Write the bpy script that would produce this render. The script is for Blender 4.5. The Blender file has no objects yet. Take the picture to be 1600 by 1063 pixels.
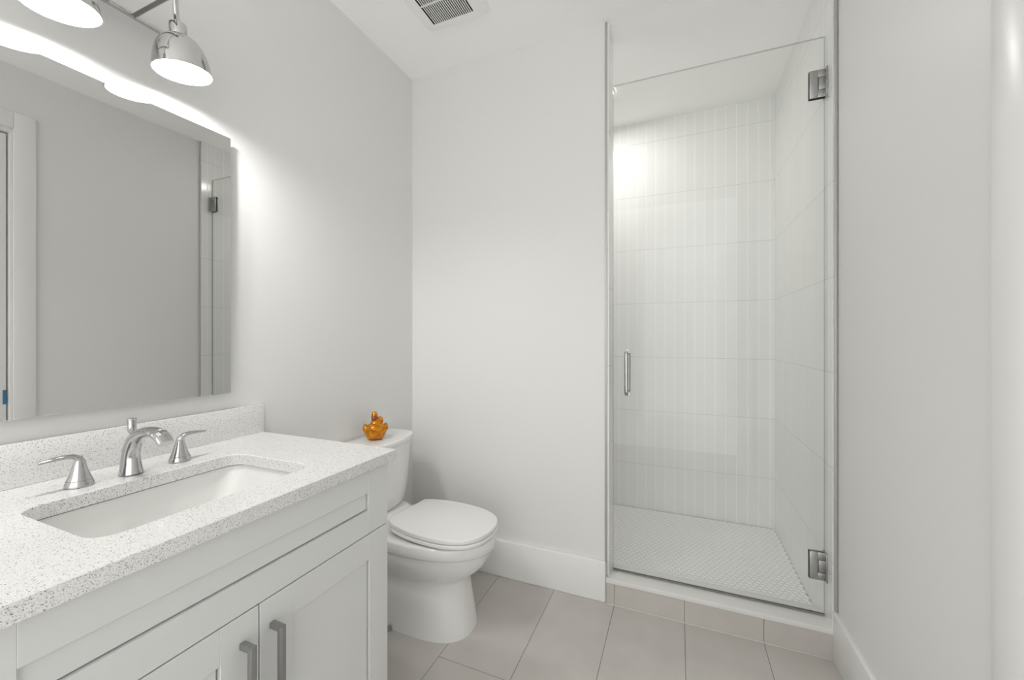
import bpy, bmesh, math, random
from mathutils import Vector, Matrix
random.seed(7)
S = bpy.context.scene
COL = S.collection
PI = math.pi

# ------------------------------------------------------------------ camera
cam_d = bpy.data.cameras.new('camera')
cam_d.sensor_width = 36.0
cam_d.lens = 625.88 / 1600 * 36.0
cam_d.shift_y = -(531.5 - 527.31) / 1600
cam_d.clip_start = 0.02
cam = bpy.data.objects.new('camera', cam_d)
cam.location = (1.4229, 0.0, 1.2491)
cam.rotation_euler = (PI / 2, 0, math.radians(22.53))
COL.objects.link(cam)
S.camera = cam

# ------------------------------------------------------------------ world, exposure
w = bpy.data.worlds.new('world'); S.world = w; w.use_nodes = True
w.node_tree.nodes['Background'].inputs[0].default_value = (1.0, 1.0, 0.985, 1)
w.node_tree.nodes['Background'].inputs[1].default_value = 1.8
S.view_settings.view_transform = 'Standard'
S.view_settings.look = 'None'
S.view_settings.gamma = 1.0
S.view_settings.use_curve_mapping = False
S.view_settings.exposure = 0.1
S.cycles.max_bounces = 14
S.cycles.diffuse_bounces = 8
S.cycles.glossy_bounces = 6
S.cycles.transparent_max_bounces = 16
S.cycles.caustics_reflective = False
S.cycles.caustics_refractive = False
S.cycles.sample_clamp_indirect = 4.0
BULB = 440.0         # vanity bulbs
CAN_SHOWER = 135.0   # recessed light in the shower

# ------------------------------------------------------------------ room numbers (metres)
H = 2.74
YB = 1.9228          # wall behind the toilet
XR = 1.9907          # right wall
XS = 1.1086          # free end of the stub wall
TH = 0.126           # stub thickness
YF = -0.75           # open end behind the camera, left unwalled to let world light in
YS = 2.9102          # shower back wall (tile face)
XT = 1.974           # shower right wall (tile face)
ZSF = 0.065          # shower floor
BB = 0.1904          # baseboard height
CZ = 0.9033          # countertop height
CX = 0.6176          # countertop front
CY0, CY1 = 0.142, 1.008

# ------------------------------------------------------------------ materials
def mat(name, col=(0.8, 0.8, 0.8), rough=0.5, metal=0.0, spec=0.5, coat=0.0):
    m = bpy.data.materials.new(name); m.use_nodes = True
    b = m.node_tree.nodes['Principled BSDF']
    b.inputs['Base Color'].default_value = (*col, 1)
    b.inputs['Roughness'].default_value = rough
    b.inputs['Metallic'].default_value = metal
    b.inputs['Specular IOR Level'].default_value = spec
    b.inputs['Coat Weight'].default_value = coat
    b.inputs['Coat Roughness'].default_value = 0.05
    return m
def nt(m): return m.node_tree.nodes, m.node_tree.links, m.node_tree.nodes['Principled BSDF']
def noise_bump(m, scale, strength, dist=0.001, detail=3):
    n, l, b = nt(m)
    tc = n.new('ShaderNodeNewGeometry')
    t = n.new('ShaderNodeTexNoise'); t.inputs['Scale'].default_value = scale; t.inputs['Detail'].default_value = detail
    bp = n.new('ShaderNodeBump'); bp.inputs['Strength'].default_value = strength; bp.inputs['Distance'].default_value = dist
    l.new(tc.outputs['Position'], t.inputs['Vector']); l.new(t.outputs['Fac'], bp.inputs['Height']); l.new(bp.outputs['Normal'], b.inputs['Normal'])
def noise_tint(m, c0, c1, scale, detail=4, lo=0.35, hi=0.65):
    n, l, b = nt(m)
    tc = n.new('ShaderNodeNewGeometry')
    t = n.new('ShaderNodeTexNoise'); t.inputs['Scale'].default_value = scale; t.inputs['Detail'].default_value = detail
    r = n.new('ShaderNodeValToRGB')
    r.color_ramp.elements[0].position = lo; r.color_ramp.elements[0].color = (*c0, 1)
    r.color_ramp.elements[1].position = hi; r.color_ramp.elements[1].color = (*c1, 1)
    l.new(tc.outputs['Position'], t.inputs['Vector']); l.new(t.outputs['Fac'], r.inputs['Fac']); l.new(r.outputs['Color'], b.inputs['Base Color'])

M = {}
M['wall'] = mat('wall_paint', (0.765, 0.763, 0.752), 0.42, spec=0.35); noise_bump(M['wall'], 140, 0.12, 0.0012)
M['ceil'] = mat('ceiling_paint', (0.95, 0.95, 0.94), 0.8, spec=0.2); noise_bump(M['ceil'], 110, 0.15, 0.0012)
M['trim'] = mat('trim_enamel', (0.82, 0.82, 0.81), 0.3)
M['cab'] = mat('cabinet_enamel', (0.70, 0.71, 0.705), 0.34)
M['gap_shade'] = mat('cabinet_gap_shade', (0.25, 0.25, 0.25), 0.7)
M['porc'] = mat('porcelain', (0.80, 0.80, 0.79), 0.08, coat=0.4)
M['plastic'] = mat('seat_plastic', (0.84, 0.84, 0.835), 0.16)
M['sink'] = mat('sink_china', (0.76, 0.76, 0.745), 0.10, coat=0.3)
M['chrome'] = mat('chrome', (0.52, 0.52, 0.52), 0.05, metal=1.0)
M['chrome2'] = mat('polished_nickel', (0.62, 0.61, 0.60), 0.09, metal=1.0)
M['nickel_dark_reflect'] = mat('nickel_arm_dark_reflection', (0.30, 0.295, 0.29), 0.12, metal=1.0)  # darker copy of the nickel, the arms' dark reflections put into the colour
M['steel'] = mat('brushed_steel', (0.46, 0.46, 0.455), 0.36, metal=1.0)
M['profile'] = mat('anodised_edge_profile', (0.50, 0.50, 0.48), 0.45, metal=0.5)
M['pull'] = mat('brushed_nickel', (0.34, 0.34, 0.335), 0.38, metal=0.8)
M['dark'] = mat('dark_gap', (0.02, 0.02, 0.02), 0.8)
M['rubber'] = mat('seal_rubber', (0.24, 0.24, 0.23), 0.5)
M['white'] = mat('white_enamel', (0.88, 0.88, 0.86), 0.4)
M['blue'] = mat('blue_film', (0.05, 0.19, 0.33), 0.3)
M['mirror'] = mat('mirror_silver', (0.75, 0.75, 0.74), 0.0, metal=1.0)
M['mirroredge'] = mat('mirror_edge', (0.75, 0.78, 0.77), 0.15, metal=0.5)
M['back'] = mat('mirror_backing', (0.30, 0.30, 0.30), 0.6)
M['grout'] = mat('floor_grout', (0.27, 0.25, 0.235), 0.9)
M['hexgrout'] = mat('mosaic_grout', (0.56, 0.56, 0.55), 0.9)
M['hex'] = mat('mosaic_tile', (0.92, 0.92, 0.915), 0.25)
M['ftile'] = mat('floor_porcelain', (0.45, 0.42, 0.395), 0.38)
noise_tint(M['ftile'], (0.50, 0.472, 0.445), (0.55, 0.522, 0.495), 5.0, 6)
M['caulk'] = mat('caulk', (0.66, 0.64, 0.61), 0.6)
M['duck'] = mat('gold_glaze', (0.75, 0.33, 0.02), 0.28, metal=0.7)
noise_tint(M['duck'], (0.50, 0.15, 0.005), (0.82, 0.36, 0.025), 60, 5, 0.35, 0.7)
M['beak'] = mat('dark_amber_glaze', (0.26, 0.055, 0.012), 0.25, metal=0.2)

def emit(name, col, s):
    m = bpy.data.materials.new(name); m.use_nodes = True
    n = m.node_tree.nodes; n.clear()
    e = n.new('ShaderNodeEmission'); e.inputs[0].default_value = (*col, 1); e.inputs[1].default_value = s
    o = n.new('ShaderNodeOutputMaterial'); m.node_tree.links.new(e.outputs[0], o.inputs[0])
    return m
M['bulb'] = emit('bulb_glow', (1.0, 0.98, 0.955), BULB)
M['lens'] = emit('shower_lens_glow', (1.0, 0.98, 0.95), CAN_SHOWER)

def quartz():
    m = mat('speckled_quartz', (0.78, 0.78, 0.77), 0.10, coat=0.2)
    n, l, b = nt(m)
    g = n.new('ShaderNodeNewGeometry')
    prev = None
    base = (0.77, 0.768, 0.76, 1)
    layers = [(560, 0.42, 0.66, (0.50, 0.495, 0.48, 1)), (330, 0.32, 0.83, (0.27, 0.265, 0.25, 1)), (260, 0.28, 0.895, (0.09, 0.088, 0.085, 1))]
    for sc, thr, keep, colr in layers:
        v = n.new('ShaderNodeTexVoronoi'); v.inputs['Scale'].default_value = sc
        l.new(g.outputs['Position'], v.inputs['Vector'])
        d = n.new('ShaderNodeMath'); d.operation = 'LESS_THAN'; d.inputs[1].default_value = thr
        l.new(v.outputs['Distance'], d.inputs[0])
        sp = n.new('ShaderNodeSeparateColor'); l.new(v.outputs['Color'], sp.inputs[0])
        k = n.new('ShaderNodeMath'); k.operation = 'GREATER_THAN'; k.inputs[1].default_value = keep
        l.new(sp.outputs[0], k.inputs[0])
        f = n.new('ShaderNodeMath'); f.operation = 'MULTIPLY'
        l.new(d.outputs[0], f.inputs[0]); l.new(k.outputs[0], f.inputs[1])
        mx = n.new('ShaderNodeMix'); mx.data_type = 'RGBA'
        l.new(f.outputs[0], mx.inputs['Factor'])
        if prev is None: mx.inputs['A'].default_value = base
        else: l.new(prev, mx.inputs['A'])
        mx.inputs['B'].default_value = colr
        prev = mx.outputs['Result']
    l.new(prev, b.inputs['Base Color'])
    return m
M['quartz'] = quartz()
M['curbcap'] = mat('curb_quartz', (0.74, 0.735, 0.72), 0.2)

def wall_tile(name, ax):
    # vertical stacked tiles 0.061 x 0.371, glossy white, faint joints
    m = mat(name, (0.82, 0.82, 0.81), 0.09)
    n, l, b = nt(m)
    g = n.new('ShaderNodeNewGeometry')
    sp = n.new('ShaderNodeSeparateXYZ'); l.new(g.outputs['Position'], sp.inputs[0])
    def math_(op, a, bv):
        q = n.new('ShaderNodeMath'); q.operation = op
        if hasattr(a, 'is_linked'): l.new(a, q.inputs[0])
        else: q.inputs[0].default_value = a
        if hasattr(bv, 'is_linked'): l.new(bv, q.inputs[1])
        else: q.inputs[1].default_value = bv
        return q.outputs[0]
    W_, H_ = 0.0607, 0.3705
    u = math_('DIVIDE', math_('ADD', sp.outputs[ax], 3 * W_ - 1.281 + 20 * W_), W_)
    v = math_('DIVIDE', math_('ADD', sp.outputs['Z'], 3 * H_ - 0.371), H_)
    fu = math_('FRACT', u, 0.0); fv = math_('FRACT', v, 0.0)
    eu = math_('MULTIPLY', math_('SUBTRACT', 0.5, math_('ABSOLUTE', math_('SUBTRACT', fu, 0.5), 0.0)), W_)
    ev = math_('MULTIPLY', math_('SUBTRACT', 0.5, math_('ABSOLUTE', math_('SUBTRACT', fv, 0.5), 0.0)), H_)
    e = math_('MINIMUM', eu, ev)
    mr = n.new('ShaderNodeMapRange'); mr.inputs['From Min'].default_value = 0.0009; mr.inputs['From Max'].default_value = 0.0022
    l.new(e, mr.inputs['Value'])
    cid = n.new('ShaderNodeCombineXYZ'); l.new(math_('FLOOR', u, 0.0), cid.inputs[0]); l.new(math_('FLOOR', v, 0.0), cid.inputs[1])
    wn = n.new('ShaderNodeTexWhiteNoise'); wn.noise_dimensions = '3D'; l.new(cid.outputs[0], wn.inputs['Vector'])
    r = n.new('ShaderNodeValToRGB')
    r.color_ramp.elements[0].color = (0.825, 0.825, 0.815, 1); r.color_ramp.elements[1].color = (0.845, 0.845, 0.837, 1)
    l.new(wn.outputs['Value'], r.inputs['Fac'])
    mx = n.new('ShaderNodeMix'); mx.data_type = 'RGBA'
    jn = n.new('ShaderNodeMix'); jn.data_type = 'RGBA'          # upright joints pale, level joints a little greyer
    jn.inputs['A'].default_value = (0.97, 0.97, 0.96, 1); jn.inputs['B'].default_value = (0.62, 0.62, 0.605, 1)
    l.new(math_('LESS_THAN', ev, 0.0014), jn.inputs['Factor'])
    l.new(jn.outputs['Result'], mx.inputs['A'])
    l.new(r.outputs['Color'], mx.inputs['B']); l.new(mr.outputs['Result'], mx.inputs['Factor'])
    l.new(mx.outputs['Result'], b.inputs['Base Color'])
    # gentle waviness of each glazed face plus the recessed joint
    nz = n.new('ShaderNodeTexNoise'); nz.inputs['Scale'].default_value = 9; nz.inputs['Detail'].default_value = 1
    l.new(g.outputs['Position'], nz.inputs['Vector'])
    b1 = n.new('ShaderNodeBump'); b1.inputs['Strength'].default_value = 0.25; b1.inputs['Distance'].default_value = 0.002
    l.new(nz.outputs['Fac'], b1.inputs['Height'])
    b2 = n.new('ShaderNodeBump'); b2.inputs['Strength'].default_value = 0.2; b2.inputs['Distance'].default_value = 0.0012
    l.new(mr.outputs['Result'], b2.inputs['Height']); l.new(b1.outputs['Normal'], b2.inputs['Normal'])
    l.new(b2.outputs['Normal'], b.inputs['Normal'])
    return m
M['tile_x'] = wall_tile('shower_tile_across', 'X')
M['tile_y'] = wall_tile('shower_tile_along', 'Y')

def glass(name, tint, ior=1.45):
    m = bpy.data.materials.new(name); m.use_nodes = True
    n = m.node_tree.nodes; l = m.node_tree.links; n.clear()
    t = n.new('ShaderNodeBsdfTransparent'); t.inputs[0].default_value = (*tint, 1)
    g = n.new('ShaderNodeBsdfGlossy'); g.inputs['Roughness'].default_value = 0.0
    # Schlick reflectance from the angle of incidence (same on both faces of the pane)
    gm = n.new('ShaderNodeNewGeometry'); dt = n.new('ShaderNodeVectorMath'); dt.operation = 'DOT_PRODUCT'
    l.new(gm.outputs['Incoming'], dt.inputs[0]); l.new(gm.outputs['Normal'], dt.inputs[1])
    ab = n.new('ShaderNodeMath'); ab.operation = 'ABSOLUTE'; l.new(dt.outputs['Value'], ab.inputs[0])
    iv = n.new('ShaderNodeMath'); iv.operation = 'SUBTRACT'; iv.inputs[0].default_value = 1.0; l.new(ab.outputs[0], iv.inputs[1])
    pw = n.new('ShaderNodeMath'); pw.operation = 'POWER'; l.new(iv.outputs[0], pw.inputs[0]); pw.inputs[1].default_value = 5.0
    f0 = ((ior - 1) / (ior + 1)) ** 2
    f = n.new('ShaderNodeMath'); f.operation = 'MULTIPLY_ADD'; l.new(pw.outputs[0], f.inputs[0]); f.inputs[1].default_value = 1 - f0; f.inputs[2].default_value = f0
    mx = n.new('ShaderNodeMixShader'); o = n.new('ShaderNodeOutputMaterial')
    l.new(f.outputs[0], mx.inputs[0]); l.new(t.outputs[0], mx.inputs[1]); l.new(g.outputs[0], mx.inputs[2]); l.new(mx.outputs[0], o.inputs[0])
    return m
M['glass'] = glass('clear_glass', (0.985, 0.99, 0.985), 1.4)
M['glassedge'] = glass('glass_edge', (0.62, 0.66, 0.64), 1.5)

# ------------------------------------------------------------------ builders
def NB(): return bmesh.new()
def merge(dst, src, mi=0):
    for f in src.faces: f.material_index = mi
    me = bpy.data.meshes.new('tmp'); src.to_mesh(me); src.free()
    dst.from_mesh(me); bpy.data.meshes.remove(me)
def box(bm, x0, x1, y0, y1, z0, z1, bev=0.0, mi=0, seg=2):
    t = bmesh.new(); bmesh.ops.create_cube(t, size=1)
    for v in t.verts:
        v.co = Vector(((x0 + x1) / 2 + v.co.x * (x1 - x0), (y0 + y1) / 2 + v.co.y * (y1 - y0), (z0 + z1) / 2 + v.co.z * (z1 - z0)))
    if bev > 0: bmesh.ops.bevel(t, geom=t.edges[:], offset=bev, segments=seg, profile=0.5, affect='EDGES')
    merge(bm, t, mi)
def loft(bm, rings, cap0=True, cap1=True, mi=0, closed=True):
    t = bmesh.new(); R = [[t.verts.new(p) for p in r] for r in rings]
    n = len(R[0])
    for a, b in zip(R[:-1], R[1:]):
        for i in range(n if closed else n - 1):
            j = (i + 1) % n
            t.faces.new((a[i], a[j], b[j], b[i]))
    if cap0: t.faces.new(list(reversed(R[0])))
    if cap1: t.faces.new(R[-1])
    bmesh.ops.recalc_face_normals(t, faces=t.faces[:])
    merge(bm, t, mi)
def lathe(bm, prof, cx, cy, n=48, mi=0, cap0=False, cap1=False):
    loft(bm, [[(cx + r * math.cos(2 * PI * i / n), cy + r * math.sin(2 * PI * i / n), z) for i in range(n)] for r, z in prof], cap0, cap1, mi)
def catmull(pts, k=6):
    P = [Vector(p) for p in pts]; P = [P[0] * 2 - P[1]] + P + [P[-1] * 2 - P[-2]]
    out = []
    for i in range(1, len(P) - 2):
        a, b, c, d = P[i - 1:i + 3]
        for s in range(k):
            t = s / k
            out.append(0.5 * ((2 * b) + (c - a) * t + (2 * a - 5 * b + 4 * c - d) * t * t + (3 * b - a - 3 * c + d) * t ** 3))
    out.append(P[-2]); return out
def tube(bm, pts, rad, n=16, mi=0, flat=None, up=(0, 0, 1)):
    """swept tube; rad a number or list of (ra, rb): ra sideways, rb along the 'up' side"""
    P = [Vector(p) for p in pts]; rings = []
    up = Vector(up)
    for i, p in enumerate(P):
        d = (P[min(i + 1, len(P) - 1)] - P[max(i - 1, 0)]).normalized()
        s = d.cross(up)
        if s.length < 1e-4: s = d.cross(Vector((1, 0, 0)))
        s.normalize(); u = s.cross(d).normalized()
        r = rad[i] if isinstance(rad, (list, tuple)) else rad
        ra, rb = r if isinstance(r, (list, tuple)) else (r, r)
        rings.append([p + s * ra * math.cos(2 * PI * k / n) + u * rb * math.sin(2 * PI * k / n) for k in range(n)])
    loft(bm, rings, True, True, mi)
def interp(vals, m):
    out = []
    n = len(vals)
    for i in range(m):
        t = i / (m - 1) * (n - 1); a = min(int(t), n - 2); f = t - a
        A, B = vals[a], vals[a + 1]
        out.append(tuple(x + (y - x) * f for x, y in zip(A, B)))
    return out
def rrect(x0, x1, y0, y1, r, k=8):
    pts = []
    for cx, cy, a0 in ((x1 - r, y1 - r, 0), (x0 + r, y1 - r, 90), (x0 + r, y0 + r, 180), (x1 - r, y0 + r, 270)):
        for i in range(k + 1):
            a = math.radians(a0 + 90 * i / k); pts.append((cx + r * math.cos(a), cy + r * math.sin(a)))
    return pts
def prism(bm, outline, z0, z1, bev=0.003, mi=0, seg=3):
    """vertical prism from an xy outline with softened rims"""
    cx = sum(p[0] for p in outline) / len(outline); cy = sum(p[1] for p in outline) / len(outline)
    def ins(d):
        n = len(outline); o = []
        for i in range(n):
            p = Vector(outline[i]); a = Vector(outline[i - 1]); b = Vector(outline[(i + 1) % n])
            t = (b - a).normalized(); nn = Vector((-t.y, t.x))
            if nn.dot(Vector((cx, cy)) - p) < 0: nn = -nn
            q = p + nn * d; o.append((q.x, q.y))
        return o
    rings = []
    if bev > 0:
        for i in range(seg + 1):
            a = PI / 2 * i / seg; o = ins(bev * (1 - math.sin(a))); rings.append([(x, y, z0 + bev * (1 - math.cos(a))) for x, y in o])
        for i in range(seg + 1):
            a = PI / 2 * i / seg; o = ins(bev * (1 - math.cos(a))); rings.append([(x, y, z1 - bev + bev * math.sin(a)) for x, y in o])
    else:
        rings = [[(x, y, z0) for x, y in outline], [(x, y, z1) for x, y in outline]]
    loft(bm, rings, True, True, mi)
def sphere(bm, c, r, mi=0, sub=3):
    t = bmesh.new(); bmesh.ops.create_icosphere(t, subdivisions=sub, radius=1)
    r = r if isinstance(r, (list, tuple)) else (r, r, r)
    for v in t.verts: v.co = Vector((c[0] + v.co.x * r[0], c[1] + v.co.y * r[1], c[2] + v.co.z * r[2]))
    merge(bm, t, mi)

def obj(name, bm, mats, parent=None, org=None, smooth=35, label=None):
    """link a bmesh (built in world coordinates) as one mesh object"""
    if not isinstance(mats, (list, tuple)): mats = [mats]
    if parent is not None: org = ROOT[parent.name]
    if org is None:
        xs = [v.co.x for v in bm.verts]; ys = [v.co.y for v in bm.verts]; zs = [v.co.z for v in bm.verts]
        org = Vector(((min(xs) + max(xs)) / 2, (min(ys) + max(ys)) / 2, min(zs)))
    org = Vector(org)
    for v in bm.verts: v.co -= org
    me = bpy.data.meshes.new(name); bm.to_mesh(me); bm.free()
    for m in mats: me.materials.append(M[m])
    me.shade_smooth(); me.set_sharp_from_angle(angle=math.radians(smooth))
    o = bpy.data.objects.new(name, me); COL.objects.link(o)
    if parent is not None: o.parent = parent
    else: o.location = org
    ROOT[o.name] = org
    if label: o['label'] = label
    return o
ROOT = {}
def tag(o, label, cat, group=None):
    o['label'] = label; o['category'] = cat
    if group: o['group'] = group
    return o
def thing(name, label, cat, loc, group=None):
    o = bpy.data.objects.new(name, None); COL.objects.link(o); o.location = loc
    o.empty_display_size = 0.05
    ROOT[o.name] = Vector(loc); return tag(o, label, cat, group)
def struct(name, bm, mats, label=None, cat=None, parent=None, smooth=35):
    o = obj(name, bm, mats, parent, smooth=smooth)
    if parent is None:
        o['kind'] = 'structure'
        if label: o['label'] = label
        o['category'] = cat or name.split('_')[0]
    return o

# ------------------------------------------------------------------ the setting
# floor: 0.3 x 0.6 tiles lengthwise into the room on a grout bed
bm = NB()
box(bm, -0.1, XR + 0.1, YF - 0.1, YB + 0.02, -0.12, -0.0012, mi=1)
GW = 0.0013
cols = [-0.042, 0.258, 0.557, 0.857, 1.1475, 1.449, 1.747, XR + 0.004]
for i in range(len(cols) - 1):
    joint = 1.338 if i >= 2 else (1.638 if i == 1 else 1.338)
    y = joint
    while y > YF - 0.1: y -= 0.6
    while y < YB:
        a, b_ = max(y, YF - 0.05), min(y + 0.6, YB + 0.018)
        if b_ - a > 0.01:
            box(bm, max(cols[i], 0) + GW, cols[i + 1] - GW, a + GW, b_ - GW, -0.02, 0.0, 0.0007, 0, 1)
        y += 0.6
struct('floor', bm, ['ftile', 'grout'], 'warm grey rectangular tile floor', 'floor')

bm = NB(); box(bm, -0.12, XR + 0.12, YF - 0.12, YS + 0.12, H, H + 0.1)
struct('ceiling', bm, 'ceil', 'plain white ceiling', 'ceiling')
bm = NB(); box(bm, -0.12, 0, YF - 0.12, YB + 0.002, -0.1, H)
struct('wall_left', bm, 'wall', 'pale grey painted wall with the mirror and vanity', 'wall')
bm = NB(); box(bm, -0.12, XS, YB, YB + TH, -0.1, H)
struct('wall_back', bm, 'wall', 'pale grey painted partition wall behind the toilet', 'wall')
DY0, DY1, DZ = 0.20, 0.984, 2.385
bm = NB()
box(bm, XR, XR + 0.12, DY1, YB - 0.016, -0.1, H)
box(bm, XR, XR + 0.12, DY0, DY1, DZ, H)
box(bm, XR, XR + 0.12, YF - 0.12, DY0, -0.1, H)
struct('wall_right', bm, 'wall', 'pale grey painted wall right of the shower door', 'wall')
# shower enclosure
bm = NB(); box(bm, -0.12, XR + 0.12, YS, YS + 0.12, 0, H)
struct('wall_shower_back', bm, 'tile_x', 'white stacked tile wall at the back of the shower', 'wall')
bm = NB(); box(bm, XT, XR + 0.12, YB - 0.0155, YS, 0, H)
struct('wall_shower_right', bm, 'tile_y', 'white stacked tile wall at the hinge side of the shower', 'wall')
bm = NB(); box(bm, -0.12, 0.02, YB + TH, YS, 0, H)
struct('wall_shower_left', bm, 'tile_y', 'white stacked tile wall at the hidden end of the shower', 'wall')
# shower floor: hexagon mosaic on grout
bm = NB()
box(bm, 0.02, XT, YB + TH - 0.004, YS, -0.05, ZSF - 0.0012, mi=1)
P_ = 0.0265; RH = P_ / math.sqrt(3) - 0.0010
rowh = P_ * math.sqrt(3) / 2
ny = int((YS - YB - TH) / rowh) + 1; nx = int((XT - 0.5) / P_) + 1
t = bmesh.new()
for j in range(ny):
    for i in range(nx):
        cx = XT - 0.008 - i * P_ - (P_ / 2 if j % 2 else 0); cy = YB + TH + 0.013 + j * rowh
        if cy > YS - 0.006 or cx < 0.5: continue
        o = [t.verts.new((min(cx + RH * math.cos(PI / 6 + k * PI / 3), XT - 0.0005), min(cy + RH * math.sin(PI / 6 + k * PI / 3), YS - 0.0005), ZSF - 0.0006)) for k in range(6)]
        q = [t.verts.new((cx + (v.co.x - cx) * 0.93, cy + (v.co.y - cy) * 0.93, ZSF)) for v in o]
        t.faces.new(q)
        for k in range(6): t.faces.new((o[k], o[(k + 1) % 6], q[(k + 1) % 6], q[k]))
merge(bm, t, 0)
box(bm, 0.02, 0.52, YB + TH, YS, ZSF - 0.0012, ZSF, mi=0)
o = struct('floor_shower', bm, ['hex', 'hexgrout'], 'white hexagon mosaic shower floor', 'floor')
# curb
bm = NB()
YC0, YC1 = YB - 0.016, 2.043
seams = [XS + 0.0015, 1.1475, 1.449, 1.747, XT + 0.006]
box(bm, XS + 0.001, XT + 0.006, YC0 + 0.004, YC1 - 0.004, 0, 0.098, mi=1)
for a, b_ in zip(seams[:-1], seams[1:]):
    box(bm, a + 0.0008, b_ - 0.0008, YC0, YC0 + 0.01, 0.0035, 0.098, 0.0006, 0, 1)
curb = struct('trim_shower_curb', bm, ['ftile', 'grout'], 'low grey tiled shower curb below the glass door', 'curb')
bm = NB(); box(bm, XS + 0.001, XT + 0.008, YC0 - 0.004, YC1 + 0.004, 0.098, 0.121, 0.0025)
obj('curb_cap', bm, 'curbcap', curb, label='white stone cap on the shower curb')
bm = NB(); box(bm, XS + 0.001, XT + 0.006, YC0 - 0.004, YC0 + 0.001, 0.0, 0.0035, 0.001)
obj('caulk_joint', bm, 'caulk', curb)
# baseboards
def base(name, x0, x1, y0, y1, label):
    bm = NB(); box(bm, x0, x1, y0, y1, 0.0, BB, 0.004, seg=3)
    struct(name, bm, 'trim', label, 'baseboard')
base('baseboard_back', 0.016, XS - 0.001, YB - 0.016, YB + 0.001, 'tall white baseboard behind the toilet')
base('baseboard_left', -0.001, 0.016, CY1 - 0.01, YB, 'tall white baseboard on the left wall beside the toilet')
base('baseboard_right', XR - 0.016, XR + 0.001, 1.0615, YB - 0.0165, 'tall white baseboard on the right wall')
# metal edge profiles where the tile ends
bm = NB()
box(bm, XS - 0.0065, XS + 0.0035, YB - 0.0035, YB + 0.004, BB, H - 0.001, 0.001)
box(bm, XS - 0.001, XS + 0.0035, YB - 0.0175, YB + 0.004, 0.0005, BB, 0.001)
struct('trim_1', bm, 'profile', 'grey metal edge profile on the free end of the partition wall', 'trim')
bm = NB(); box(bm, XT + 0.0045, XR - 0.001, YB - 0.022, YB - 0.0135, BB + 0.002, H - 0.001, 0.0015)
struct('trim_2', bm, 'profile', 'grey metal edge profile beside the shower hinges', 'trim')
bm = NB(); box(bm, XS, XS + 0.0125, YB + 0.004, YB + TH + 0.0, 0.0, H - 0.001)
struct('trim_3', bm, 'tile_y', 'white tiled reveal on the end of the partition wall', 'trim')
# door on the right wall, seen in the mirror
bm = NB()
box(bm, XR - 0.015, XR + 0.001, 0.978, 1.0605, 0.0, 2.4794, 0.003)
box(bm, XR - 0.015, XR + 0.001, 0.112, 0.978, 2.391, 2.4794, 0.003)
box(bm, XR - 0.015, XR + 0.001, 0.112, 0.200, 0.0, 2.391, 0.003)
struct('trim_4', bm, 'trim', 'wide flat white door casing reflected in the mirror', 'trim')
bm = NB()
box(bm, XR + 0.002, XR + 0.12, DY1 - 0.016, DY1, 0.0, DZ, 0.001)
box(bm, XR + 0.002, XR + 0.12, DY0, DY0 + 0.016, 0.0, DZ, 0.001)
box(bm, XR + 0.002, XR + 0.12, DY0 + 0.016, DY1 - 0.016, DZ - 0.016, DZ, 0.001)
box(bm, XR + 0.0595, XR + 0.072, DY1 - 0.040, DY1 - 0.016, 0.0, DZ - 0.016)
box(bm, XR + 0.0595, XR + 0.072, DY0 + 0.016, DY0 + 0.040, 0.0, DZ - 0.016)
box(bm, XR + 0.0595, XR + 0.072, DY0 + 0.040, DY1 - 0.040, DZ - 0.044, DZ - 0.016)
struct('trim_5', bm, 'trim', 'white door jamb inside the casing reflected in the mirror', 'trim')
bm = NB(); box(bm, XR + 0.020, XR + 0.058, DY0 + 0.02, DY1 - 0.0235, 0.008, DZ - 0.026, 0.002)
dr = struct('door_1', bm, 'trim', 'white door in the right wall reflected at the mirror edge', 'door')
bm = NB(); box(bm, XR + 0.0190, XR + 0.0205, DY1 - 0.036, DY1 - 0.022, 0.885, 0.962, 0.0005)
obj('latch_plate', bm, 'blue', dr, label='latch plate under blue protective film')

# ------------------------------------------------------------------ vanity cabinet
VY0, VY1 = 0.162, 0.988
van = thing('vanity_cabinet', 'white shaker vanity cabinet under the speckled countertop', 'cabinet', (0.29, (VY0 + VY1) / 2, 0))
bm = NB()
box(bm, 0.002, 0.578, VY0, VY0 + 0.018, 0.0, 0.8715)
box(bm, 0.002, 0.578, VY1 - 0.018, VY1, 0.0, 0.8715, 0.001)
box(bm, 0.002, 0.578, VY0 + 0.018, VY1 - 0.018, 0.10, 0.118)
box(bm, 0.002, 0.014, VY0 + 0.018, VY1 - 0.018, 0.118, 0.8715)
box(bm, 0.50, 0.515, VY0 + 0.018, VY1 - 0.018, 0.0, 0.10)
obj('body', bm, 'cab', van)
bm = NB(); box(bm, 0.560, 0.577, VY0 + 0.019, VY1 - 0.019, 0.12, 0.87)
obj('gap_shade_sheet', bm, 'gap_shade', van)  # solid dark sheet behind the fronts, paints the shade in their gaps
def shaker(y0, y1, z0, z1, stile, rail):
    bm = NB()
    x0, x1, xp = 0.579, 0.600, 0.5935
    box(bm, x0, x1, y0, y0 + stile, z0, z1, 0.0008, seg=1)
    box(bm, x0, x1, y1 - stile, y1, z0, z1, 0.0008, seg=1)
    box(bm, x0, x1, y0 + stile, y1 - stile, z0, z0 + rail, 0.0008, seg=1)
    box(bm, x0, x1, y0 + stile, y1 - stile, z1 - rail, z1, 0.0008, seg=1)
    g = 0.0045  # panel joint widened on two edges so it reads as a shade line
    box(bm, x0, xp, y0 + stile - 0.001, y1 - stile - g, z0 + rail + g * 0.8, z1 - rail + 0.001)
    return bm
obj('drawer_front', shaker(VY0, VY1, 0.6835, 0.868, 0.081, 0.067), 'cab', van)
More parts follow.
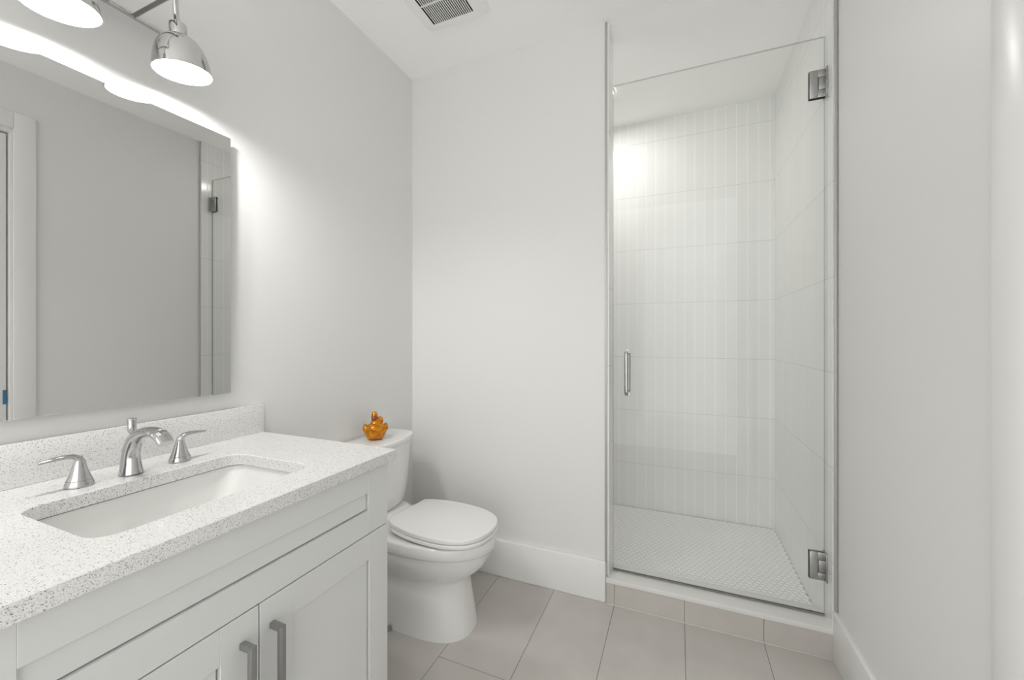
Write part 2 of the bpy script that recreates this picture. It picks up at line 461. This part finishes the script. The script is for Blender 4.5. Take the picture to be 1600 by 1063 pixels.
for (a, b_, hy) in ((VY0, 0.5795, 0.545), (0.5825, VY1, 0.610)):
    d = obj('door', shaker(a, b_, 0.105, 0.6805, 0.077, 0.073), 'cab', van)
    bm = NB()
    t = 0.0125
    box(bm, 0.626 - t / 2 + 0.004, 0.626 + t / 2 + 0.004, hy - t / 2, hy + t / 2, 0.46, 0.626, 0.0012)
    for z in (0.46, 0.626 - t):
        box(bm, 0.5995, 0.626, hy - t / 2, hy + t / 2, z, z + t, 0.0012)
    hd = obj('handle', bm, 'pull', van)
    hd.parent = d; hd['label'] = 'square brushed nickel bar pull'

# ------------------------------------------------------------------ countertop with sink cut-out
bm = NB()
SX0, SX1, SY0, SY1 = 0.203, 0.511, 0.356, 0.792
inner = rrect(SX0, SX1, SY0, SY1, 0.042, 10)
e = 0.0018
def loop(t, pts, z):
    vs = [t.verts.new((x, y, z)) for x, y in pts]
    return vs, [t.edges.new((vs[i], vs[(i + 1) % len(vs)])) for i in range(len(vs))]
t = bmesh.new()
outer = rrect(0.001, CX, CY0, CY1, 0.002, 3); outer_i = rrect(0.001 + e, CX - e, CY0 + e, CY1 - e, 0.002, 3)
inner_o = rrect(SX0 - e, SX1 + e, SY0 - e, SY1 + e, 0.042 + e, 10)
ot, oe = loop(t, outer_i, CZ); o1, _ = loop(t, outer, CZ - e); ob, be = loop(t, outer, CZ - 0.031)
it, ie = loop(t, inner_o, CZ); i1, _ = loop(t, inner, CZ - e); ib, ibe = loop(t, inner, CZ - 0.031)
for A, B in ((ot, o1), (o1, ob), (it, i1), (i1, ib)):
    for i in range(len(A)):
        j = (i + 1) % len(A); t.faces.new((A[i], A[j], B[j], B[i]))
bmesh.ops.triangle_fill(t, edges=oe + ie, use_beauty=True)
bmesh.ops.triangle_fill(t, edges=be + ibe, use_beauty=True)
bmesh.ops.recalc_face_normals(t, faces=t.faces[:])
merge(bm, t)
ct = obj('countertop', bm, 'quartz', smooth=30)
tag(ct, 'white speckled quartz countertop on the vanity cabinet', 'countertop')
bm = NB(); box(bm, 0.0005, 0.0205, CY0, CY1, CZ + 0.0002, 1.0056, 0.0015)
tag(obj('backsplash', bm, 'quartz'), 'low white speckled quartz backsplash below the mirror', 'backsplash')

# ------------------------------------------------------------------ undermount sink
sk = thing('sink', 'white rectangular undermount sink set in the quartz countertop', 'sink', ((SX0 + SX1) / 2, (SY0 + SY1) / 2, 0.715))
def sr(z, x0, x1, y0, y1, r): return [(x, y, z) for x, y in rrect(x0, x1, y0, y1, r, 10)]
zt = CZ - 0.0345
prof = [(zt - 0.012, 0.165, 0.549, 0.318, 0.830, 0.05), (zt, 0.165, 0.549, 0.318, 0.830, 0.05),
        (zt, SX0 - 0.006, SX1 + 0.006, SY0 - 0.006, SY1 + 0.006, 0.046), (zt - 0.006, SX0 - 0.004, SX1 + 0.004, SY0 - 0.004, SY1 + 0.004, 0.046),
        (zt - 0.05, SX0 + 0.006, SX1 - 0.006, SY0 + 0.014, SY1 - 0.020, 0.046), (zt - 0.10, SX0 + 0.016, SX1 - 0.016, SY0 + 0.034, SY1 - 0.050, 0.046),
        (zt - 0.122, SX0 + 0.03, SX1 - 0.03, SY0 + 0.055, SY1 - 0.075, 0.045), (zt - 0.130, SX0 + 0.055, SX1 - 0.055, SY0 + 0.09, SY1 - 0.11, 0.04),
        (zt - 0.133, SX0 + 0.13, SX1 - 0.13, SY0 + 0.19, SY1 - 0.20, 0.02)]
rings = [sr(*p) for p in prof]
outer_rings = [sr(zt - 0.146, SX0 + 0.13, SX1 - 0.13, SY0 + 0.19, SY1 - 0.20, 0.02), sr(zt - 0.142, SX0 + 0.04, SX1 - 0.04, SY0 + 0.075, SY1 - 0.095, 0.045),
               sr(zt - 0.112, SX0 + 0.006, SX1 - 0.006, SY0 + 0.025, SY1 - 0.040, 0.046), sr(zt - 0.05, SX0 - 0.006, SX1 + 0.006, SY0 + 0.002, SY1 - 0.008, 0.05),
               sr(zt - 0.012, SX0 - 0.012, SX1 + 0.012, SY0 - 0.012, SY1 + 0.012, 0.05)]
bm = NB(); loft(bm, outer_rings + rings, True, True)
obj('basin', bm, 'sink', sk, smooth=50)
bm = NB(); lathe(bm, [(0.0, zt - 0.1322), (0.016, zt - 0.1322), (0.021, zt - 0.1315), (0.023, zt - 0.1328)], (SX0 + SX1) / 2, (SY0 + SY1) / 2, 32)
obj('drain', bm, 'chrome', sk, label='round chrome drain')

# ------------------------------------------------------------------ faucet: spout and two lever handles
FX, FY, FZ = 0.134, 0.569, CZ + 0.0007
fa = thing('faucet', 'tall arched chrome faucet with two side levers behind the sink', 'faucet', (FX, FY, FZ))
bm = NB()
path = catmull([(0.140, FY, FZ), (0.1385, FY, FZ + 0.025), (0.140, FY, FZ + 0.05), (0.149, FY, FZ + 0.074), (0.168, FY, FZ + 0.095), (0.201, FY, FZ + 0.109), (0.238, FY, FZ + 0.1135), (0.270, FY, FZ + 0.106), (0.289, FY, FZ + 0.090)], 6)
rads = interp([(0.0235, 0.0275), (0.0195, 0.0245), (0.0175, 0.0215), (0.017, 0.0195), (0.0175, 0.0165), (0.0185, 0.013), (0.0185, 0.0115), (0.018, 0.0105), (0.017, 0.0095)], len(path))
tube(bm, path, rads, 32, up=(-1, 0, 0.25))
obj('spout', bm, 'chrome', fa, smooth=50)
bm = NB()
KX = 0.143
lathe(bm, [(0.0035, FZ + 0.075), (0.0045, FZ + 0.101), (0.0085, FZ + 0.108), (0.0095, FZ + 0.118), (0.0085, FZ + 0.128), (0.0090, FZ + 0.136), (0.0094, FZ + 0.140), (0.0, FZ + 0.1405)], KX, FY, 24)
obj('lift_rod', bm, 'chrome', fa, label='small chrome drain lift knob behind the spout')
def lever(y, sgn):
    bm = NB()
    lathe(bm, [(0.0222, FZ + 0.014), (0.0175, FZ + 0.026), (0.0135, FZ + 0.040), (0.0102, FZ + 0.053), (0.0080, FZ + 0.062), (0.005, FZ + 0.068), (0.0, FZ + 0.0695)], FX, y, 36)
    p = catmull([(FX, y - sgn * 0.004, FZ + 0.038), (FX, y - sgn * 0.002, FZ + 0.056), (FX, y + sgn * 0.008, FZ + 0.068), (FX, y + sgn * 0.024, FZ + 0.0715), (FX, y + sgn * 0.044, FZ + 0.0708), (FX, y + sgn * 0.065, FZ + 0.0685)], 6)
    r = interp([(0.0085, 0.0075), (0.0095, 0.0075), (0.0095, 0.0062), (0.0090, 0.0052), (0.0078, 0.0046), (0.0045, 0.0032)], len(p))
    tube(bm, p, r, 18)
    h = obj('lever_handle', bm, 'chrome', fa, smooth=50)
    bm = NB()
    lathe(bm, [(0.0, FZ + 0.0003), (0.0255, FZ + 0.0003), (0.0255, FZ + 0.004), (0.0225, FZ + 0.013), (0.0222, FZ + 0.0135)], FX, y, 36, cap1=False)
    obj('escutcheon', bm, 'chrome', fa).parent = h
lever(0.476, -1)
lever(0.680, 1)

# ------------------------------------------------------------------ mirror
mr = thing('mirror', 'large frameless rectangular wall mirror above the vanity', 'mirror', (0.012, 0.575, 1.0608))
bm = NB(); box(bm, 0.0188, 0.0248, 0.263, 0.8874, 1.0608, 1.9223, 0.0009, 1, 1)
bm.normal_update()
for f in bm.faces:
    if f.normal.x > 0.99: f.material_index = 0
obj('mirror_glass', bm, ['mirror', 'mirroredge'], mr)
bm = NB(); box(bm, 0.0008, 0.0187, 0.30, 0.850, 1.10, 1.88)
obj('backing', bm, 'back', mr)

# ------------------------------------------------------------------ vanity light
vl = thing('vanity_light', 'two shade polished metal vanity light on the wall above the mirror', 'light fixture', (0.02, 0.55, 2.10))
bm = NB(); box(bm, 0.022, 0.034, 0.34, 0.765, 2.134, 2.146, 0.0015)
obj('wall_bar', bm, 'chrome2', vl)
bm = NB()
box(bm, 0.158, 0.170, 0.40, 0.70, 2.240, 2.252, 0.0015)
obj('front_rail', bm, 'chrome2', vl)
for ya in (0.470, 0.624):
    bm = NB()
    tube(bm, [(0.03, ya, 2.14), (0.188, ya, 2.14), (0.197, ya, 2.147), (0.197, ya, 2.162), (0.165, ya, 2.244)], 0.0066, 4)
    obj('arm', bm, 'nickel_dark_reflect', vl, smooth=20)
bm = NB(); box(bm, 0.0005, 0.0225, 0.43, 0.53, 2.136, 2.21, 0.002)
obj('bracket', bm, 'chrome2', vl)
def tilt(bm):
    R = Matrix.Rotation(math.radians(6), 3, 'X'); c = Vector((LX, ls, 2.118))
    for v in bm.verts: v.co = c + R @ (v.co - c)
for ls in (0.428, 0.669):
    LX = 0.143
    bm = NB()
    tube(bm, catmull([(0.164, ls - 0.014, 2.246), (0.152, ls - 0.010, 2.19), (0.145, ls - 0.004, 2.14), (LX, ls + 0.001, 2.108)], 5), 0.0068, 16)
    obj('stem', bm, 'chrome2', vl)
    bm = NB()
    lathe(bm, [(0.0, 2.116), (0.0195, 2.116), (0.0205, 2.114), (0.0205, 2.0855), (0.0185, 2.084), (0.0, 2.084)], LX, ls, 32)
    tilt(bm); obj('collar', bm, 'chrome2', vl)
    bm = NB()
    outp = [(0.016, 2.0855), (0.021, 2.0845), (0.033, 2.079), (0.044, 2.069), (0.0535, 2.053), (0.0605, 2.033), (0.0648, 2.012), (0.0675, 1.9895)]
    lathe(bm, outp, LX, ls, 64, 0)
    lathe(bm, [(outp[-1][0], outp[-1][1]), (0.0684, 1.9885), (0.0660, 1.988)], LX, ls, 64, 0)
    lathe(bm, [(0.0660, 1.988)] + [(max(r - 0.0018, 0.001), z - 0.0012) for r, z in reversed(outp)][1:] + [(0.0, 2.0815)], LX, ls, 64, 1)
    tilt(bm); sh = obj('shade', bm, ['chrome2', 'white'], vl, smooth=45)
    bm = NB(); sphere(bm, (LX, ls, 2.024), (0.027, 0.027, 0.027)); lathe(bm, [(0.013, 2.078), (0.013, 2.045)], LX, ls, 24)
    tilt(bm); bu = obj('bulb', bm, 'bulb', vl, label='glowing white bulb')

# ------------------------------------------------------------------ toilet
TY = 1.518
to = thing('toilet', 'white two piece toilet with closed lid in the corner', 'toilet', (0.36, TY, 0))
def egg(z, xb, xf, w, nb=2.6, nf=2.2, xm=0.52, wb=1.0, n=56):
    """plan ring: blunt back at xb, rounded nose at xf, widest half-width w"""
    c = xb + (xf - xb) * xm; out = []
    for i in range(n):
        a = 2 * PI * i / n; ca, sa = math.cos(a), math.sin(a)
        p = nf if ca > 0 else nb
        ex = (abs(ca) ** (2 / p)) * (1 if ca > 0 else -1); ey = (abs(sa) ** (2 / p)) * (1 if sa > 0 else -1)
        x = c + ex * ((xf - c) if ca > 0 else (c - xb))
        ww = w * (1 if ca > 0 else 1 - (1 - wb) * (abs(ex) ** 1.5))
        out.append((x, TY + ey * ww, z))
    return out
bm = NB()
R = [egg(0.0, 0.12, 0.614, 0.135, 4, 2.6, 0.55), egg(0.012, 0.12, 0.613, 0.134, 4, 2.6, 0.55), egg(0.04, 0.12, 0.608, 0.132, 4, 2.6, 0.55), egg(0.10, 0.11, 0.599, 0.129, 4, 2.5, 0.55),
     egg(0.17, 0.10, 0.588, 0.127, 4, 2.4, 0.55), egg(0.215, 0.09, 0.584, 0.127, 4, 2.3, 0.55), egg(0.230, 0.08, 0.590, 0.1345, 4, 2.2, 0.53), egg(0.246, 0.075, 0.617, 0.141, 4, 2.2, 0.53), egg(0.265, 0.07, 0.643, 0.151, 3.6, 2.2, 0.53),
     egg(0.290, 0.06, 0.666, 0.162, 3.4, 2.15, 0.53), egg(0.320, 0.05, 0.681, 0.171, 3.4, 2.1, 0.53), egg(0.352, 0.04, 0.690, 0.175, 3.2, 2.1, 0.53, 0.9),
     egg(0.354, 0.04, 0.699, 0.1805, 3.2, 2.1, 0.53, 0.9), egg(0.361, 0.04, 0.7035, 0.184, 3.2, 2.1, 0.53, 0.9), egg(0.397, 0.04, 0.705, 0.185, 3.2, 2.1, 0.53, 0.9), egg(0.403, 0.045, 0.701, 0.181, 3.2, 2.1, 0.53, 0.9), egg(0.405, 0.055, 0.690, 0.172, 3.2, 2.1, 0.53, 0.9),
     egg(0.404, 0.255, 0.655, 0.142, 2.4, 2.1, 0.5), egg(0.396, 0.262, 0.648, 0.136, 2.4, 2.1, 0.5), egg(0.33, 0.29, 0.61, 0.115, 2.3, 2.1, 0.5), egg(0.27, 0.36, 0.52, 0.07, 2.2, 2.1, 0.5)]
loft(bm, R)
obj('bowl', bm, 'porc', to, smooth=60)
bm = NB()
deck = lambda z, d: [(x, y, z) for x, y in rrect(0.03 - d, 0.232 + d, TY - 0.128 - d, TY + 0.128 + d, 0.05, 8)]
loft(bm, [deck(0.402, 0.002), deck(0.418, 0.0), deck(0.424, -0.006), deck(0.436, -0.014), deck(0.440, -0.022)])
obj('deck', bm, 'porc', to, smooth=50)
# tank: bow front, tapering down
def tankring(z, hw, xf, xb=0.014, bow=0.03, rc=0.03):
    pts = []
    pts.append((xb, TY - hw * 0.97)); 
    k = 28
    for i in range(k + 1):
        a = -1 + 2 * i / k
        y = hw * a
        edge = max(0.0, (abs(a) * hw - (hw - rc)) / rc)
        x = xf - bow * a * a - rc * 0.85 * (1 - math.sqrt(max(0, 1 - edge * edge)))
        pts.append((x, TY + y))
    pts.append((xb, TY + hw * 0.97))
    for i in range(1, 6): pts.append((xb, TY + hw * 0.97 * (1 - i / 3)))
    return [(x, y, z) for x, y in pts]
bm = NB()
loft(bm, [tankring(0.440, 0.132, 0.176, 0.03, 0.04), tankring(0.448, 0.146, 0.190, 0.022, 0.045), tankring(0.465, 0.155, 0.196, 0.016, 0.048), tankring(0.52, 0.166, 0.200, 0.014, 0.050), tankring(0.60, 0.180, 0.203, 0.014, 0.054), tankring(0.68, 0.192, 0.205, 0.014, 0.058), tankring(0.738, 0.197, 0.206, 0.014, 0.060)])
obj('tank', bm, 'porc', to, smooth=60)
bm = NB()
lr = lambda z, d: tankring(z, 0.215 + d, 0.216 + d, 0.008 - d * 0.5, 0.066, 0.035)
loft(bm, [lr(0.738, -0.008), lr(0.740, -0.002), lr(0.746, 0.0), lr(0.759, 0.0), lr(0.7635, -0.0018), lr(0.7662, -0.006), lr(0.767, -0.012)])
obj('tank_lid', bm, 'porc', to, smooth=60)
# seat and lid: rounded D in plan
def dshape(g=0.0, xb=0.250):
    half = [(0.30, 0.148), (0.36, 0.164), (0.43, 0.1725), (0.50, 0.173), (0.57, 0.1645), (0.625, 0.145), (0.666, 0.117), (0.693, 0.075), (0.704, 0.030), (0.705, 0.0)]
    cm = catmull([(x, y, 0) for x, y in half], 5)
    h = [(xb, 0.0), (xb, 0.06), (xb, 0.1205), (xb + 0.0005, 0.1222), (xb + 0.002, 0.1235), (xb + 0.026, 0.1365)] + [(p.x, p.y) for p in cm]
    full = [(x, TY + y) for x, y in h] + [(x, TY - y) for x, y in reversed(h[1:-1])]
    cx = 0.48
    pts = [(cx + (x - cx) * (1 + g / 0.24), TY + (y - TY) * (1 + g / 0.176)) for x, y in full]
    a = math.radians(-5.0); px, py = 0.25, TY                      # the seat sits a touch askew on its hinges
    return [(px + (x - px) * math.cos(a) - (y - py) * math.sin(a), py + 0.027 + (x - px) * math.sin(a) + (y - py) * math.cos(a)) for x, y in pts]
bm = NB(); prism(bm, dshape(0.002, 0.262), 0.4125, 0.4265, 0.002)
st = obj('seat', bm, 'plastic', to, smooth=50)
bm = NB(); prism(bm, dshape(0.0), 0.4297, 0.4475, 0.0035, seg=4)
obj('lid', bm, 'plastic', to, smooth=50)
for s in (-1, 1):
    bm = NB(); box(bm, 0.232, 0.266, TY + s * 0.078 - 0.022, TY + s * 0.078 + 0.022, 0.4, 0.436, 0.005)
    obj('hinge', bm, 'plastic', to)
for s in (-1, 1):
    bm = NB(); lathe(bm, [(0.009, 0.0), (0.009, 0.012), (0.007, 0.020), (0.0, 0.022)], 0.285, TY + s * 0.144, 20, cap0=True)
    obj('bolt_cap', bm, 'steel', to, label='small grey bolt cap at the toilet foot')
bm = NB()
tube(bm, [(0.190, TY - 0.13, 0.695), (0.212, TY - 0.13, 0.695)], 0.010, 16)
tube(bm, catmull([(0.214, TY - 0.135, 0.695), (0.216, TY - 0.11, 0.692), (0.217, TY - 0.075, 0.688)], 4), 0.006, 12)
obj('flush_lever', bm, 'chrome', to, label='chrome flush lever')

# ------------------------------------------------------------------ duck figurine on the tank lid
DX, DYY, DZ0 = 0.098, 1.505, 0.767
dk = thing('duck_figurine', 'small shiny golden duck figurine on the white toilet tank lid', 'figurine', (DX, DYY, DZ0))
ev = Vector((0.726, 0.688, 0)); fv = Vector((0.688, -0.726, 0))
def dp(a, f, z): return (DX + ev.x * a + fv.x * f, DYY + ev.y * a + fv.y * f, DZ0 + z)
def blob(bm, a, f, z, ra, rf, rz):
    t = bmesh.new(); bmesh.ops.create_icosphere(t, subdivisions=3, radius=1)
    for v in t.verts: v.co = Vector(dp(a + v.co.x * ra, f + v.co.y * rf, z + v.co.z * rz))
    merge(bm, t)
bm = NB()
n = 40
prof = [(0.020, 0.001), (0.028, 0.0015), (0.036, 0.010), (0.044, 0.026), (0.049, 0.043), (0.049, 0.054), (0.043, 0.063), (0.031, 0.070), (0.021, 0.078), (0.0175, 0.086), (0.0165, 0.098)]
loft(bm, [[dp(r * 1.08 * math.cos(2 * PI * i / n), r * math.sin(2 * PI * i / n), z) for i in range(n)] for r, z in prof])
blob(bm, -0.046, 0.002, 0.054, 0.011, 0.024, 0.022)
blob(bm, 0.047, 0.0, 0.054, 0.011, 0.024, 0.021)
blob(bm, -0.004, 0.0, 0.108, 0.0155, 0.016, 0.024)
blob(bm, -0.006, 0.030, 0.052, 0.026, 0.018, 0.022)
blob(bm, 0.022, -0.006, 0.086, 0.0145, 0.0135, 0.020)
body = obj('body', bm, 'duck', dk, smooth=180)
rm = body.modifiers.new('remesh', 'REMESH'); rm.mode = 'VOXEL'; rm.voxel_size = 0.0022; rm.use_smooth_shade = True
sm = body.modifiers.new('smooth', 'SMOOTH'); sm.factor = 0.5; sm.iterations = 3
bm = NB(); blob(bm, -0.005, 0.010, 0.101, 0.0135, 0.010, 0.014); blob(bm, -0.005, 0.017, 0.098, 0.010, 0.008, 0.007)
obj('beak', bm, 'beak', dk, smooth=180, label='dark amber beak')

# ------------------------------------------------------------------ glass shower door
GX0, GX1, GY = 1.1315, 1.9762 - 0.022, 1.983
GX1 = 1.9700
GZ0, GZ1 = 0.1285, 2.467
sd = thing('shower_door', 'frameless clear glass shower door standing on the tiled curb', 'shower door', ((GX0 + GX1) / 2, GY, 0.121))
bm = NB(); box(bm, GX0, GX1, GY - 0.005, GY + 0.005, GZ0, GZ1, 0.0008, 1, 1)
bm.normal_update()
for f in bm.faces:
    if abs(f.normal.y) > 0.99: f.material_index = 0
gp = obj('glass_panel', bm, ['glass', 'glassedge'], sd)
bm = NB(); box(bm, GX0, GX1, GY - 0.0062, GY + 0.0062, 0.1235, GZ0, 0.001)
obj('bottom_seal', bm, 'rubber', sd, label='thin grey seal along the bottom edge')
for hz in (2.277, 0.322):
    h = NB()
    box(h, 1.918, 1.946, GY - 0.0105, GY - 0.0052, hz - 0.056, hz + 0.056, 0.001)
    box(h, 1.946, 1.9715, GY - 0.0105, GY - 0.0052, hz + 0.026, hz + 0.056, 0.001)
    box(h, 1.946, 1.9715, GY - 0.0105, GY - 0.0052, hz - 0.056, hz - 0.026, 0.001)
    box(h, 1.918, 1.9715, GY + 0.0052, GY + 0.0105, hz - 0.056, hz + 0.056, 0.001)
    hg = obj('hinge', h, 'steel', sd, label='square brushed steel glass hinge')
    h = NB()
    box(h, 1.9482, 1.9725, GY - 0.0100, GY - 0.0052, hz - 0.0245, hz + 0.0245, 0.0008)
    tube(h, [(1.9690, GY, hz - 0.05), (1.9690, GY, hz + 0.05)], 0.0046, 12)
    obj('knuckle', h, 'steel', sd).parent = hg
    h = NB(); box(h, 1.9461, 1.9481, GY - 0.0104, GY - 0.0046, hz - 0.026, hz + 0.026)
    for q in (-0.0259, 0.0246): box(h, 1.9481, 1.9712, GY - 0.0104, GY - 0.0046, hz + q, hz + q + 0.0013)
    box(h, 1.9185, 1.9715, GY - 0.0060, GY + 0.0060, hz - 0.0575, hz - 0.0545); box(h, 1.9168, 1.9190, GY - 0.006, GY + 0.006, hz - 0.056, hz + 0.056)
    obj('gasket', h, 'dark', sd).parent = hg
    h = NB(); box(h, XT - 0.0045, XT + 0.0002, GY - 0.026, GY + 0.026, hz - 0.056, hz + 0.056, 0.001)
    obj('wall_leaf', h, 'steel', sd).parent = hg
HX = 1.199
hb = NB()
for s in (-1, 1):
    yo = GY + s * 0.048
    p = catmull([(HX, GY + s * 0.005, 1.178), (HX, GY + s * 0.030, 1.178), (HX, yo - s * 0.004, 1.174), (HX, yo, 1.160), (HX, yo, 1.12), (HX, yo, 1.08), (HX, yo, 1.04), (HX, yo, 1.0), (HX, yo - s * 0.004, 0.986), (HX, GY + s * 0.030, 0.982), (HX, GY + s * 0.005, 0.982)], 5)
    tube(hb, p, 0.0095, 18, up=(1, 0, 0))
    for z in (1.178, 0.982):
        tube(hb, [(HX, GY + s * 0.005, z), (HX, GY + s * 0.009, z)], 0.0115, 18, up=(1, 0, 0))
obj('pull_handle', hb, 'chrome', sd, smooth=50, label='chrome D shaped pull handle')

# ------------------------------------------------------------------ ceiling exhaust vent
vn = thing('exhaust_vent', 'white square exhaust fan grille with dark slots in the ceiling', 'vent', (0.47, 1.45, H))
VX0, VX1, VYa, VYb = 0.305, 0.640, 1.285, 1.645
IX0, IX1, IYa, IYb = 0.362, 0.571, 1.38, 1.600
bm = NB()
zv = H - 0.020
def vr(d, z): return [(x, y, z) for x, y in rrect(VX0 + d, VX1 - d, VYa + d, VYb - d, 0.03, 6)]
t = bmesh.new()
o1, e1 = loop(t, rrect(VX0 + 0.012, VX1 - 0.012, VYa + 0.012, VYb - 0.012, 0.022, 6), zv)
i1, e2 = loop(t, rrect(IX0, IX1, IYa, IYb, 0.002, 6), zv)
bmesh.ops.triangle_fill(t, edges=e1 + e2, use_beauty=True)
merge(bm, t)
loft(bm, [vr(0.0, H - 0.0005), vr(0.0015, H - 0.008), vr(0.012, zv)], False, False)
obj('cover', bm, 'white', vn)
bm = NB()
ns = 21; pitch = (IX1 - IX0) / ns
for i in range(1, ns):
    xc = IX0 + i * pitch
    box(bm, xc - 0.0019, xc + 0.0019, IYa, IYb, zv + 0.0002, zv + 0.0032)
for yc in (1.494,):
    box(bm, IX0, IX1, yc - 0.0025, yc + 0.0025, zv + 0.0001, zv + 0.0034)
obj('grille', bm, 'white', vn)
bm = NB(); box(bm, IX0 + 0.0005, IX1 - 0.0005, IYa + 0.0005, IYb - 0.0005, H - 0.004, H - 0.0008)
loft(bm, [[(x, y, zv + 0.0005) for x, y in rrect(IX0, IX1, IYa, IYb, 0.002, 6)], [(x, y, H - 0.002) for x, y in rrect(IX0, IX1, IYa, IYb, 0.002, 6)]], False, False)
obj('vent_recess_shade', bm, 'dark', vn)  # black backing and inner walls, shade of the vent recess as colour

# ------------------------------------------------------------------ recessed ceiling lights
def can(x, y, key, label, r=0.062):
    c = thing('recessed_light', label, 'ceiling light', (x, y, H))
    bm = NB(); lathe(bm, [(r + 0.018, H - 0.0005), (r + 0.017, H - 0.005), (r + 0.004, H - 0.007), (r, H - 0.004)], x, y, 48)
    obj('trim_ring', bm, 'white', c)
    bm = NB(); lathe(bm, [(0.0, H - 0.0042), (r, H - 0.0042), (r, H - 0.001), (0.0, H - 0.001)], x, y, 48)
    obj('lens', bm, key, c)
can(0.995, 2.47, 'lens', 'round recessed light in the shower ceiling behind the partition wall')
